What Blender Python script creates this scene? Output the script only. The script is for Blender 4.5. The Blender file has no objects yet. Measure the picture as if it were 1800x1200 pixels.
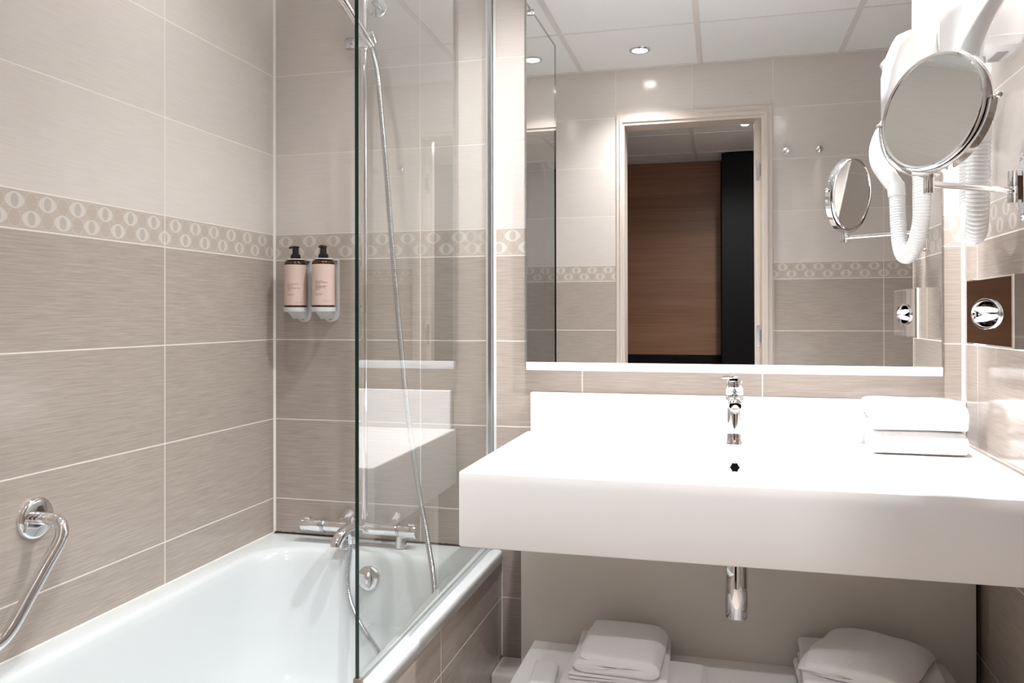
import bpy, bmesh, math, random
from mathutils import Vector, Matrix, noise
random.seed(7)
C = bpy.context.scene.collection
sc = bpy.context.scene
PI = math.pi
def V(*a): return Vector(a)

# ------------------------------------------------------------------ camera
F_PX, YAW, PITCH, ROLL = 1420.749, 0.254103, 0.003508, -0.001758
CAM = V(1.3926, -2.3222, 1.17)
def camera():
    cy, sy = math.cos(YAW), math.sin(YAW)
    r = V(cy, sy, 0); a = V(-sy, cy, 0); u = V(0, 0, 1)
    a2 = a*math.cos(PITCH)+u*math.sin(PITCH); u2 = u*math.cos(PITCH)-a*math.sin(PITCH)
    r3 = r*math.cos(ROLL)+u2*math.sin(ROLL); u3 = u2*math.cos(ROLL)-r*math.sin(ROLL)
    M = Matrix((r3, u3, -a2)).transposed().to_4x4(); M.translation = CAM
    cd = bpy.data.cameras.new('camera'); co = bpy.data.objects.new('camera', cd); C.objects.link(co)
    co.matrix_world = M
    cd.sensor_width = 36; cd.sensor_fit = 'HORIZONTAL'; cd.lens = 36*F_PX/1800
    cd.shift_y = (550.542-600)/1800; cd.clip_start = 0.01; cd.clip_end = 50
    sc.camera = co
camera()

# ------------------------------------------------------------------ light and exposure
sc.view_settings.view_transform = 'Standard'; sc.view_settings.look = 'None'
sc.view_settings.gamma = 1; sc.view_settings.use_curve_mapping = False
sc.view_settings.exposure = 0.0
wd = bpy.data.worlds.new('world'); sc.world = wd; wd.use_nodes = True
wd.node_tree.nodes['Background'].inputs[0].default_value = (0.9, 0.93, 1, 1)
wd.node_tree.nodes['Background'].inputs[1].default_value = 0.05
CEIL = 2.44
SPOTS = [  # x, y, watts : the ceiling downlights
    (1.016, -1.605, 86), (1.767, -0.45, 255), (0.40, -0.62, 23), (1.02, -0.45, 125)]
HALL_SPOT = (1.52, -2.425, 185)   # just outside the doorway
HZ = 2.28         # height of the lower hall ceiling
LCOL = (0.975, 0.985, 1.0)
def spot(x, y, z, w, size=120, rad=0.035):
    l = bpy.data.lights.new('downlight_lamp', 'SPOT'); l.energy = w; l.spot_size = math.radians(size)
    l.spot_blend = 1.0; l.shadow_soft_size = rad; l.color = LCOL
    o = bpy.data.objects.new('downlight_lamp', l); C.objects.link(o); o.location = (x, y, z)
    return o
for x, y, w in SPOTS: spot(x, y, CEIL-0.012, w)
spot(HALL_SPOT[0], HALL_SPOT[1], HZ-0.012, HALL_SPOT[2], 160)

# ------------------------------------------------------------------ object helpers
def obj(name, bm, mat, parent=None, smooth=False, auto=None):
    me = bpy.data.meshes.new(name)
    bmesh.ops.recalc_face_normals(bm, faces=bm.faces)
    bm.to_mesh(me); bm.free()
    for m in (mat if isinstance(mat, (list, tuple)) else [mat]): me.materials.append(m)
    o = bpy.data.objects.new(name, me); C.objects.link(o)
    if smooth or auto:
        for p in me.polygons: p.use_smooth = True
    if auto:
        me.set_sharp_from_angle(angle=math.radians(auto))
    if parent:
        o.parent = parent
        o.matrix_parent_inverse = Matrix.Translation(-parent.location)
    return o
def tag(o, label, cat, group=None):
    o['label'] = label; o['category'] = cat
    if group: o['group'] = group
    return o
def thing(name, label, cat, loc=(0, 0, 0), group=None):
    o = bpy.data.objects.new(name, None); C.objects.link(o); o.location = loc
    o.empty_display_size = 0.05
    return tag(o, label, cat, group)
def struct(name, bm, mat, parent=None, **k):
    o = obj(name, bm, mat, parent, **k)
    if not parent: o['kind'] = 'structure'
    return o
def box(x0, x1, y0, y1, z0, z1, bev=0, seg=2, bm=None):
    b = bmesh.new()
    vs = [b.verts.new((x, y, z)) for x in (x0, x1) for y in (y0, y1) for z in (z0, z1)]
    for f in ((0, 1, 3, 2), (4, 6, 7, 5), (0, 4, 5, 1), (2, 3, 7, 6), (0, 2, 6, 4), (1, 5, 7, 3)):
        b.faces.new([vs[i] for i in f])
    if bev: bmesh.ops.bevel(b, geom=list(b.edges), offset=bev, segments=seg, profile=0.5, affect='EDGES')
    if bm is not None: return merge(bm, b)
    return b
def merge(bm, b):
    me = bpy.data.meshes.new('tmp'); b.to_mesh(me); b.free(); bm.from_mesh(me); bpy.data.meshes.remove(me)
    return bm
def rings(bm, loops, closed=True, cap0=True, cap1=True):
    L = [[bm.verts.new(p) for p in lp] for lp in loops]
    n = len(L[0])
    for a, b in zip(L, L[1:]):
        for i in range(n if closed else n-1):
            j = (i+1) % n
            bm.faces.new((a[i], a[j], b[j], b[i]))
    if cap0: bm.faces.new(list(reversed(L[0])))
    if cap1: bm.faces.new(L[-1])
    return bm
def frame(d):
    d = d.normalized(); u = V(0, 0, 1) if abs(d.z) < 0.9 else V(1, 0, 0)
    a = d.cross(u).normalized(); b = d.cross(a).normalized(); return a, b
def circ(c, a, b, r, n, sx=1, sy=1):
    return [c+a*(r*sx*math.cos(2*PI*i/n))+b*(r*sy*math.sin(2*PI*i/n)) for i in range(n)]
def lathe(c, axis, prof, n=40, bm=None):
    """prof: list of (distance along axis, radius)"""
    bm = bm or bmesh.new(); axis = Vector(axis).normalized(); a, b = frame(axis); c = Vector(c)
    return rings(bm, [circ(c+axis*d, a, b, max(r, 1e-5), n) for d, r in prof])
def cyl(p0, p1, r, n=32, ch=0.0, bm=None, r1=None):
    p0 = Vector(p0); p1 = Vector(p1); L = (p1-p0).length; r1 = r if r1 is None else r1
    if ch: pr = [(0, r-ch), (ch*0.3, r-ch*0.3), (ch, r), (L-ch, r1), (L-ch*0.3, r1-ch*0.3), (L, r1-ch)]
    else: pr = [(0, r), (L, r1)]
    return lathe(p0, p1-p0, pr, n, bm)
def catmull(pts, k=10):
    P = [Vector(p) for p in pts]; P = [P[0]*2-P[1]]+P+[P[-1]*2-P[-2]]; out = []
    for i in range(1, len(P)-2):
        for j in range(k):
            t = j/k; a, b, c, d = P[i-1:i+3]
            out.append(0.5*((2*b)+(c-a)*t+(2*a-5*b+4*c-d)*t*t+(3*b-a-3*c+d)*t**3))
    out.append(P[-2]); return out
def tube(path, rad, n=20, bm=None, flat=1.0):
    bm = bm or bmesh.new(); P = [Vector(p) for p in path]; loops = []; a = None
    for i, p in enumerate(P):
        d = (P[min(i+1, len(P)-1)]-P[max(i-1, 0)]).normalized()
        if a is None: a, _ = frame(d)
        a = (a-d*a.dot(d)).normalized(); b = d.cross(a)
        r = rad[i] if isinstance(rad, (list, tuple)) else rad
        loops.append(circ(p, a, b, r, n, 1, flat))
    return rings(bm, loops)
def rrect(x0, x1, y0, y1, r, z, k=8, m=6, sx=None):
    """rounded rectangle loop in xy, counter-clockwise; m points on every straight side"""
    cs = [(x1-r, y1-r, 0), (x0+r, y1-r, PI/2), (x0+r, y0+r, PI), (x1-r, y0+r, 3*PI/2)]
    out = []
    for i, (cx, cy, a0) in enumerate(cs):
        arc = [(cx+r*math.cos(a0+PI/2*j/k), cy+r*math.sin(a0+PI/2*j/k)) for j in range(k+1)]
        out += arc
        nx = cs[(i+1) % 4]; a1 = nx[2]
        e = (nx[0]+r*math.cos(a1), nx[1]+r*math.sin(a1)); s = arc[-1]
        out += [(s[0]+(e[0]-s[0])*j/(m+1), s[1]+(e[1]-s[1])*j/(m+1)) for j in range(1, m+1)]
    if sx: out = [(x+sx(x, y), y) for x, y in out]
    return [V(x, y, z) for x, y in out]

# ------------------------------------------------------------------ materials
def srgb(r, g, b):
    f = lambda c: (c/12.92 if c <= 0.04045 else ((c+0.055)/1.055)**2.4)
    return (f(r/255), f(g/255), f(b/255), 1)
def mat(name, col, rough=0.5, metal=0.0, spec=0.5, **k):
    m = bpy.data.materials.new(name); m.use_nodes = True
    b = m.node_tree.nodes['Principled BSDF']
    b.inputs['Base Color'].default_value = col; b.inputs['Roughness'].default_value = rough
    b.inputs['Metallic'].default_value = metal; b.inputs['Specular IOR Level'].default_value = spec
    for kk, v in k.items(): b.inputs[kk].default_value = v
    return m
class N:
    """terse node builder"""
    def __init__(s, m): s.t = m.node_tree; s.t_nodes = s.t.nodes
    def new(s, ty, **k):
        n = s.t.nodes.new(ty)
        for a, v in k.items(): setattr(n, a, v)
        return n
    def put(s, sock, v):
        if isinstance(v, (int, float)): sock.default_value = v
        elif isinstance(v, (tuple, list)): sock.default_value = v
        else: s.t.links.new(v, sock)
    def m(s, op, *a):
        n = s.new('ShaderNodeMath', operation=op)
        for i, v in enumerate(a): s.put(n.inputs[i], v)
        return n.outputs[0]
    def mix(s, f, a, b):
        n = s.new('ShaderNodeMix', data_type='RGBA')
        s.put(n.inputs[0], f); s.put(n.inputs[6], a); s.put(n.inputs[7], b); return n.outputs[2]
    def step(s, v, e0, e1, t0=0.0, t1=1.0):
        n = s.new('ShaderNodeMapRange'); s.put(n.inputs[0], v)
        for i, x in enumerate((e0, e1, t0, t1)): n.inputs[i+1].default_value = x
        return n.outputs[0]
    def noise(s, vec, scale, detail=3, rough=0.5):
        n = s.new('ShaderNodeTexNoise'); s.put(n.inputs['Vector'], vec)
        n.inputs['Scale'].default_value = scale; n.inputs['Detail'].default_value = detail
        n.inputs['Roughness'].default_value = rough; return n.outputs[0]
    def comb(s, x, y, z):
        n = s.new('ShaderNodeCombineXYZ')
        for i, v in enumerate((x, y, z)): s.put(n.inputs[i], v)
        return n.outputs[0]
    def pos(s):
        g = s.new('ShaderNodeNewGeometry'); p = s.new('ShaderNodeSeparateXYZ'); s.put(p.inputs[0], g.outputs['Position'])
        return g, p.outputs
    def bump(s, h, dist, strength=1.0):
        n = s.new('ShaderNodeBump'); n.inputs['Strength'].default_value = strength
        n.inputs['Distance'].default_value = dist; s.put(n.inputs['Height'], h); return n.outputs[0]

ROW, TW, B0, B1 = 0.2537, 0.5, 1.3504, 1.4323
UP_A, UP_B = srgb(219, 211, 205), srgb(211, 202, 195)
LO_A, LO_B = srgb(187, 175, 166), srgb(163, 151, 142)
GROUT = srgb(230, 221, 214)
def tile_mat(name, axis, off, skip=None):
    m = bpy.data.materials.new(name); m.use_nodes = True; n = N(m)
    b = m.node_tree.nodes['Principled BSDF']; g, p = n.pos()
    h = n.m('SUBTRACT', p[axis], off); z = p[2]
    zz = n.m('MAXIMUM', n.m('SUBTRACT', z, B1), n.m('SUBTRACT', B0, z))
    dz = n.m('PINGPONG', zz, ROW/2); dh = n.m('PINGPONG', h, TW/2)
    if skip: dh = n.m('ADD', dh, n.m('GREATER_THAN', h, skip))
    d = n.m('MINIMUM', dz, dh)
    gm = n.step(d, 0.0012, 0.0022, 1, 0)
    up = n.m('GREATER_THAN', z, B1)
    bord = n.m('MULTIPLY', n.m('GREATER_THAN', z, B0), n.m('LESS_THAN', z, B1))
    # brushed horizontal streaks
    hv = n.comb(n.m('MULTIPLY', h, 9), n.m('MULTIPLY', z, 260), n.m('MULTIPLY', up, 5))
    s1 = n.noise(hv, 1.0, 3, 0.6)
    hv2 = n.comb(n.m('MULTIPLY', h, 22), n.m('MULTIPLY', z, 620), 3.0)
    s2 = n.noise(hv2, 1.0, 2, 0.5)
    st = n.m('ADD', n.m('MULTIPLY', s1, 0.65), n.m('MULTIPLY', s2, 0.35))
    st = n.step(st, 0.33, 0.67)
    # a little difference from tile to tile
    wn = n.new('ShaderNodeTexWhiteNoise', noise_dimensions='2D')
    n.put(wn.inputs['Vector'], n.comb(n.m('FLOOR', n.m('DIVIDE', h, TW)), n.m('FLOOR', n.m('DIVIDE', zz, ROW)), 0))
    lo = n.mix(st, LO_B, LO_A); hi = n.mix(st, UP_B, UP_A)
    # border strip of ovals
    per = TW/6
    row = n.m('GREATER_THAN', z, (B0+B1)/2)
    hs = n.m('ADD', n.m('DIVIDE', h, per), n.m('MULTIPLY', row, 0.5))
    du = n.m('MULTIPLY', n.m('SUBTRACT', n.m('FRACT', n.m('ADD', hs, 0.5)), 0.5), per)
    du2 = n.m('MULTIPLY', n.m('SUBTRACT', n.m('FRACT', hs), 0.5), per)
    cz = n.m('ADD', B0+0.0235, n.m('MULTIPLY', row, (B1-B0)-0.047)); dv = n.m('SUBTRACT', z, cz)
    def ell(u, v, a, c, pw=2.0):
        return n.m('ADD', n.m('POWER', n.m('DIVIDE', n.m('ABSOLUTE', u), a), pw), n.m('POWER', n.m('DIVIDE', n.m('ABSOLUTE', v), c), 2.0))
    o1 = n.step(ell(du, dv, 0.0235, 0.0175, 1.6), 0.95, 1.05, 1, 0)
    o2 = n.step(ell(du, dv, 0.0098, 0.0140), 0.93, 1.07, 1, 0)
    e3 = ell(du2, dv, 0.0165, 0.0195)
    ring = n.m('MULTIPLY', n.step(e3, 0.86, 0.92), n.step(e3, 1.0, 1.06, 1, 0))
    fill = n.step(e3, 0.86, 0.92, 1, 0)
    bc = n.mix(st, srgb(186, 174, 164), srgb(197, 186, 177))
    bc = n.mix(n.m('MULTIPLY', fill, 0.5), bc, srgb(186, 170, 158))
    bc = n.mix(n.m('MULTIPLY', ring, 0.6), bc, srgb(211, 203, 195))
    bc = n.mix(n.m('MULTIPLY', o1, 0.75), bc, srgb(218, 212, 205))
    bc = n.mix(n.m('MULTIPLY', o2, 0.8), bc, srgb(184, 173, 164))
    col = n.mix(up, lo, hi); col = n.mix(bord, col, bc)
    hsv = n.new('ShaderNodeHueSaturation'); n.put(hsv.inputs['Color'], col)
    n.put(hsv.inputs['Value'], n.step(wn.outputs[0], 0, 1, 0.97, 1.03))
    col = n.mix(gm, hsv.outputs[0], GROUT)
    n.put(b.inputs['Base Color'], col)
    n.put(b.inputs['Roughness'], n.m('ADD', 0.10, n.m('MULTIPLY', gm, 0.6)))
    big = n.noise(n.comb(p[0], p[1], p[2]), 5.0, 1)
    wav = n.noise(n.comb(p[0], p[1], p[2]), 26.0, 1)
    hgt = n.m('ADD', n.m('MULTIPLY', st, 0.00008), n.m('MULTIPLY', gm, -0.0006))
    hgt = n.m('ADD', hgt, n.m('ADD', n.m('MULTIPLY', big, 0.0004), n.m('MULTIPLY', wav, 0.00012)))
    n.put(b.inputs['Normal'], n.bump(hgt, 1.0, 0.6))
    b.inputs['Specular IOR Level'].default_value = 0.55
    return m
T_BACK = tile_mat('tile_back', 0, 0.0)
T_LEFT = tile_mat('tile_left', 1, -0.527, 0.3)
T_RIGHT = tile_mat('tile_right', 1, -0.114)
T_REAR = tile_mat('tile_rear', 0, 1.639)
T_REAR_L = tile_mat('tile_rear_left', 0, 0.365)
T_REAR_T = tile_mat('tile_rear_over_door', 0, 1.249)
CHROME = mat('chrome', (0.86, 0.86, 0.87, 1), 0.04, 1.0)
CHROME_D = mat('chrome_brushed', (0.6, 0.6, 0.62, 1), 0.22, 1.0)
ENAMEL = mat('enamel', srgb(218, 221, 222), 0.08, **{'Coat Weight': 0.3})
RESIN = mat('white_resin', srgb(243, 241, 240), 0.38)
PLASTIC = mat('white_plastic', srgb(216, 215, 215), 0.22)
PLASTIC_M = mat('white_plastic_matt', srgb(226, 226, 224), 0.45)
BLACKP = mat('black_plastic', srgb(22, 18, 18), 0.3)
DARK = mat('dark_hole', srgb(6, 6, 6), 0.8, spec=0.05)
CAULK = mat('white_caulk', srgb(240, 236, 230), 0.4)
PAINT = mat('door_frame_paint', srgb(218, 205, 195), 0.35)
CEILM = mat('ceiling_tile', srgb(241, 242, 242), 0.75)
GRIDM = mat('ceiling_grid', srgb(222, 219, 215), 0.6)
BOARD = mat('white_board', srgb(226, 220, 212), 0.5)
BLACKM = mat('black_lacquer', srgb(5, 5, 6), 0.5, spec=0.2)
FLOORM = mat('floor_tile', srgb(186, 176, 167), 0.3)
LINER = mat('mirror_edge', srgb(150, 146, 142), 0.25, 0.6)
MIRROR = mat('mirror_silver', (0.90, 0.905, 0.90, 1), 0.0, 1.0)
FROST = mat('frosted_strip', srgb(236, 240, 244), 0.25)
def wood():
    m = mat('wood_veneer', srgb(140, 96, 66), 0.42); n = N(m); g, p = n.pos()
    b = m.node_tree.nodes['Principled BSDF']
    v = n.comb(n.m('MULTIPLY', p[0], 1.6), 0, n.m('MULTIPLY', p[2], 90))
    a = n.noise(v, 1.0, 5, 0.65)
    v2 = n.comb(n.m('MULTIPLY', p[0], 0.5), 2, n.m('MULTIPLY', p[2], 9)); a2 = n.noise(v2, 1.0, 2)
    f = n.step(n.m('ADD', n.m('MULTIPLY', a, 0.6), n.m('MULTIPLY', a2, 0.4)), 0.35, 0.68)
    n.put(b.inputs['Base Color'], n.mix(f, srgb(112, 77, 55), srgb(144, 104, 77)))
    return m
WOOD = wood()
def terry():
    m = mat('terry_cotton', srgb(240, 238, 238), 0.95, spec=0.1, **{'Sheen Weight': 0.3}); n = N(m); g, p = n.pos()
    b = m.node_tree.nodes['Principled BSDF']
    a = n.noise(n.comb(p[0], p[1], p[2]), 700.0, 2); c = n.noise(n.comb(p[0], p[1], p[2]), 120.0, 2)
    n.put(b.inputs['Normal'], n.bump(n.m('ADD', n.m('MULTIPLY', a, 0.0012), n.m('MULTIPLY', c, 0.0014)), 1.0, 0.7))
    return m
TERRY = terry()
def glass():
    m = bpy.data.materials.new('shower_glass'); m.use_nodes = True; n = N(m); t = m.node_tree
    for x in list(t.nodes):
        if x.type == 'BSDF_PRINCIPLED': t.nodes.remove(x)
    out = [x for x in t.nodes if x.type == 'OUTPUT_MATERIAL'][0]
    tr = n.new('ShaderNodeBsdfTransparent'); tr.inputs[0].default_value = (0.97, 0.983, 0.977, 1)
    gl = n.new('ShaderNodeBsdfGlossy'); gl.inputs['Roughness'].default_value = 0.0
    gl.inputs[0].default_value = (1, 1, 1, 1)
    fr = n.new('ShaderNodeFresnel'); fr.inputs[0].default_value = 1.5
    g = n.new('ShaderNodeNewGeometry')
    R = n.m('DIVIDE', n.m('MULTIPLY', fr.outputs[0], 2), n.m('ADD', 1, fr.outputs[0]))
    R = n.m('MULTIPLY', R, n.m('SUBTRACT', 1, g.outputs['Backfacing']))
    mx = n.new('ShaderNodeMixShader'); n.put(mx.inputs[0], R)
    n.put(mx.inputs[1], tr.outputs[0]); n.put(mx.inputs[2], gl.outputs[0]); n.put(out.inputs[0], mx.outputs[0])
    return m
GLASS = glass()
GLASS_E = mat('glass_edge', srgb(8, 38, 30), 0.1)
def emis(name, col, s):
    m = mat(name, col); b = m.node_tree.nodes['Principled BSDF']
    b.inputs['Emission Color'].default_value = col; b.inputs['Emission Strength'].default_value = s; return m
LAMP = emis('lamp_glow', (1, 0.98, 0.96, 1), 55)

# ------------------------------------------------------------------ room shell
L = 1.89          # depth of the room
def wallbox(name, *a, m, parent=None): return struct(name, box(*a), m, parent)
wallbox('wall_left', -0.1, 0, -2.0, 0.1, 0, CEIL+.1, m=T_LEFT)
wallbox('wall_back', 0, 3.0, 0, 0.1, 0, CEIL+.1, m=T_BACK)
bm = box(2.0, 2.9, -0.62, 0.0, 0, CEIL+.05); struct('wall_right', bm, [T_RIGHT])
wallbox('wall_niche', 2.9, 3.0, -L, -0.62, 0, CEIL+.05, m=T_RIGHT)
DX0, DX1, DZ = 0.9101, 1.5828, 2.146       # clear door opening
bm = box(0, DX0-0.041, -L-0.11, -L, 0, CEIL+.05); struct('wall_rear', bm, T_REAR_L)
bm = box(DX1+0.051, 2.9, -L-0.11, -L, 0, CEIL+.05); struct('wall_rear_right', bm, T_REAR)
bm = box(DX0-0.041, DX1+0.051, -L-0.11, -L, DZ+0.05, CEIL+.05); struct('wall_rear_over_door', bm, T_REAR_T)
wallbox('floor', -0.1, 3.0, -L-0.055, 0.1, -0.1, 0, m=FLOORM)
wallbox('floor_hall', -0.1, 3.0, -3.9, -L-0.055, -0.1, 0, m=mat('dark_carpet', srgb(52, 46, 42), 0.9))
# suspended ceiling: white panels in a slim grid
bm = box(-0.1, 3.0, -2.0, 0.1, CEIL, CEIL+0.1)
ceil = struct('ceiling', bm, CEILM)
GX = [0.09, 0.69, 1.29, 1.95, 2.55]; GY = [-0.10, -0.70, -1.30, -1.83]
bm = bmesh.new()
for x in GX: box(x-0.012, x+0.012, -L, 0, CEIL-0.004, CEIL, bm=bm)
for y in GY[:3]: box(0, 2.9, y-0.004, y+0.004, CEIL-0.003, CEIL, bm=bm)
box(0, 2.9, -L, -L+0.02, CEIL-0.006, CEIL, bm=bm); box(0, 2.0, -0.02, 0, CEIL-0.006, CEIL, bm=bm)
box(0, 0.02, -L, 0, CEIL-0.006, CEIL, bm=bm); box(1.98, 2.0, -0.62, 0, CEIL-0.006, CEIL, bm=bm)
struct('trim_1', bm, GRIDM)
# corner sealant
def corner(x, sx):
    bm = bmesh.new(); pts = [(0, 0), (sx*0.006, 0), (sx*0.0025, -0.0025), (0, -0.006)]
    rings(bm, [[V(x+a, b, z) for a, b in pts] for z in ((0.482 if sx > 0 else 0.833), CEIL)]); return bm
struct('trim_2', corner(0.0, 1), CAULK); struct('trim_3', corner(2.0, -1), CAULK)

# door casing and jamb (the door itself stands open out of sight)
def casing():
    bm = bmesh.new()
    xo0, xo1, zo = DX0-0.041, DX1+0.051, DZ+0.06
    for (a, b, c) in ((0.0, 0.018, 0.012), (0.018, 0.03, 0.022), (0.03, 0.041, 0.014)):
        # stepped profile, mitred as nested frames: offset range a..b outside to inside, protrusion c
        ax0, ax1, az = xo0+a, xo1-a*51/41, zo-a*60/41
        bx0, bx1, bz = xo0+b, xo1-b*51/41, zo-b*60/41
        box(ax0, bx0, -L, -L+c, 0, az, bm=bm); box(bx1, ax1, -L, -L+c, 0, az, bm=bm)
        box(bx0, bx1, -L, -L+c, bz, az, bm=bm)
    return bm
dr = struct('door_1', casing(), PAINT)
bm = box(DX0-0.03, DX0, -L-0.12, -L+0.002, 0, DZ)
box(DX1, DX1+0.03, -L-0.12, -L+0.002, 0, DZ, bm=bm); box(DX0-0.03, DX1+0.03, -L-0.12, -L+0.002, DZ, DZ+0.03, bm=bm)
obj('door_jamb', bm, PAINT, dr)
# rebate strip of the right jamb, with two hinge plates let into it
obj('door_stop', box(DX1-0.031, DX1, -L-0.115, -L-0.050, 0, DZ, 0.0015), PAINT, dr, auto=40)
for z in (1.90, 1.07):
    bm = box(DX1-0.023, DX1-0.007, -L-0.0502, -L-0.0485, z-0.055, z+0.055, 0.0008)
    for k in range(3): lathe((DX1-0.015, -L-0.0485, z-0.035+0.035*k), (0, 1, 0), [(0, 0.0032), (0.0008, 0.0022)], 10, bm)
    cyl((DX1-0.005, -L-0.048, z-0.03), (DX1-0.005, -L-0.048, z+0.03), 0.004, 12, bm=bm)
    obj('hinge_plate', bm, CHROME_D, dr)

# corridor outside the door
HX0, HX1, HY = 0.2, 2.2, -3.69
wallbox('wall_hall_left', HX0-0.1, HX0, HY, -L-0.11, 0, CEIL+.05, m=WOOD)
wallbox('wall_hall_right', HX1, HX1+0.1, HY, -L-0.11, 0, CEIL+.05, m=WOOD)
wallbox('wall_hall_end', HX0-0.1, HX1+0.1, HY-0.1, HY, 0, CEIL+.05, m=BLACKM)
struct('ceiling_hall', box(HX0-0.1, HX1+0.1, HY-0.1, -L-0.11, HZ, HZ+0.1), CEILM)
bm = bmesh.new()
box(1.208, 1.232, HY, -L-0.12, HZ-0.004, HZ, bm=bm)
for y in (-2.15, -2.75, -3.35): box(HX0, HX1, y-0.004, y+0.004, HZ-0.003, HZ, bm=bm)
struct('trim_4', bm, GRIDM)
tag(obj('wood_panel', box(HX0+0.002, 1.386, HY+0.002, HY+0.022, 0.89, HZ-0.004), WOOD), 'brown wood wall panel seen through the doorway in the big mirror', 'wall panel')
bm = box(1.392, 2.19, HY+0.002, HY+0.33, 0, HZ-0.012, 0.003)
w = tag(obj('black_wardrobe', bm, BLACKM), 'tall black wardrobe beside the brown wood panel beyond the doorway', 'wardrobe')
bm = box(HX0+0.01, 1.385, HY+0.002, HY+0.022, 0.0, 0.886)
for k in range(3): box(HX0+0.3*k+0.29, HX0+0.3*k+0.294, HY+0.021, HY+0.0235, 0.01, 0.88, bm=bm)
tag(obj('black_wall_panel', bm, BLACKM), 'low black panel below the brown wood panel beyond the doorway', 'wall panel')

# ------------------------------------------------------------------ ceiling downlights
def downlight(x, y, label, z=CEIL):
    t = thing('ceiling_downlight', label, 'ceiling light', (x, y, z), 'ceiling downlights')
    obj('trim_ring', lathe((x, y, z), (0, 0, -1), [(0, 0.050), (0.004, 0.049), (0.006, 0.044), (0.006, 0.038), (0.002, 0.036), (0.0, 0.036)], 48), CHROME_D, t, auto=40)
    obj('bulb', lathe((x, y, z), (0, 0, -1), [(0, 0.034), (0.004, 0.032), (0.008, 0.022), (0.0095, 0.001)], 40), LAMP, t, smooth=True)
DL = ['recessed round ceiling light nearest the doorway, seen in the mirror', 'recessed round ceiling light above the folded towels on the counter',
      'recessed round ceiling light above the bathtub', 'recessed round ceiling light above the left end of the washbasin counter']
for (x, y, w), lb in zip(SPOTS, DL): downlight(x, y, lb)
downlight(HALL_SPOT[0], HALL_SPOT[1], 'recessed round ceiling light outside the doorway', HZ)

# ------------------------------------------------------------------ bathtub
RIM = 0.478
def tub():
    bm = bmesh.new(); K, M = 10, 8
    ox0, ox1, oy0, oy1 = 0.001, 0.762, -L+0.001, -0.001
    sh = lambda f: (lambda x, y: f*(0.034*min(1, max(0, (-0.13-y)/0.75))) if x > 0.5 else 0)
    def o(i, z, r=0.012): return rrect(ox0+i, ox1-i, oy0+i, oy1-i, r, z, K, M)
    def inn(x0, x1, y0, y1, r, z, f=1.0): return rrect(x0, x1, y0, y1, r, z, K, M, sh(f))
    loops = [o(0.012, 0.446), o(0.0, 0.446), o(0, 0.4665, 0.013), o(0, 0.4695, 0.013), o(0.0010, 0.4745, 0.014), o(0.0036, 0.4772, 0.015), o(0.0065, RIM, 0.016), o(0.011, RIM, 0.02),
             inn(0.052, 0.682, -1.79, -0.118, 0.13, RIM-0.001), inn(0.058, 0.675, -1.784, -0.126, 0.13, RIM-0.004),
             inn(0.064, 0.668, -1.775, -0.134, 0.135, RIM-0.014), inn(0.068, 0.663, -1.765, -0.141, 0.14, RIM-0.035),
             inn(0.074, 0.655, -1.73, -0.155, 0.15, 0.38), inn(0.09, 0.64, -1.64, -0.185, 0.16, 0.25),
             inn(0.105, 0.62, -1.55, -0.215, 0.16, 0.15, .8), inn(0.13, 0.595, -1.49, -0.245, 0.15, 0.10, .6),
             inn(0.17, 0.555, -1.43, -0.29, 0.13, 0.075, .3), inn(0.25, 0.47, -1.2, -0.45, 0.09, 0.068, 0)]
    rings(bm, loops, cap0=False); return bm
tubo = thing('bathtub', 'white enamel bathtub built in along the left wall behind the glass screen', 'bathtub', (0.38, -0.95, 0))
obj('tub_shell', tub(), ENAMEL, tubo, smooth=True)
bm = box(0.744, 0.756, -L+0.002, -0.001, 0.001, 0.447)
obj('front_panel', bm, tile_mat('tile_apron', 1, -0.5354), tubo)
oc = V(0.397, -0.152, 0.409); od = V(0, -1, 0.16).normalized()
bm = lathe(oc-od*0.006, od, [(0, 0.036), (0.006, 0.0365), (0.010, 0.034), (0.013, 0.029), (0.012, 0.006), (0.012, 0.001)], 48)
ov = obj('overflow_cover', bm, CHROME, tubo, auto=50)
a, b = frame(od)
bm = bmesh.new()
pl = []
for i in range(13):
    t = i/12; ang = PI*t
    pl.append(oc+od*(0.008+0.016*math.sin(ang))+V(0.006+0.004*math.cos(ang)*0, 0, 0)+V(0, 0, 0.027-0.054*t))
tube(pl, [0.003+0.008*math.sin(PI*i/12) for i in range(13)], 16, bm, 0.7)
obj('overflow_knob', bm, CHROME, ov, smooth=True)
# dark sealant joint above the rim
bm = bmesh.new(); P = [(0.001, 0), (0.72, 0)]
for i in range(60):
    x0 = 0.004+i*0.0117; hh = 0.0028+0.0016*noise.noise(V(i*0.7, 0, 0))
    box(x0, x0+0.0117, -0.0016, 0, RIM-0.001, RIM+hh+0.0012, bm=bm)
struct('trim_5', bm, mat('dark_joint', srgb(58, 48, 42), 0.7))
struct('trim_6', box(0, 0.004, -L, -0.004, RIM-0.002, RIM+0.004, 0.0012), CAULK)
bm = box(0.7565, 0.7600, -0.005, -0.0005, 0.164, 0.445, 0.001); struct('trim_7', bm, CAULK)
# white boxing along the foot of the back wall
struct('trim_8', box(0.7565, 0.888, -0.1265, -0.0005, 0, 0.164, 0.014, 4), BOARD, auto=40)

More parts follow.
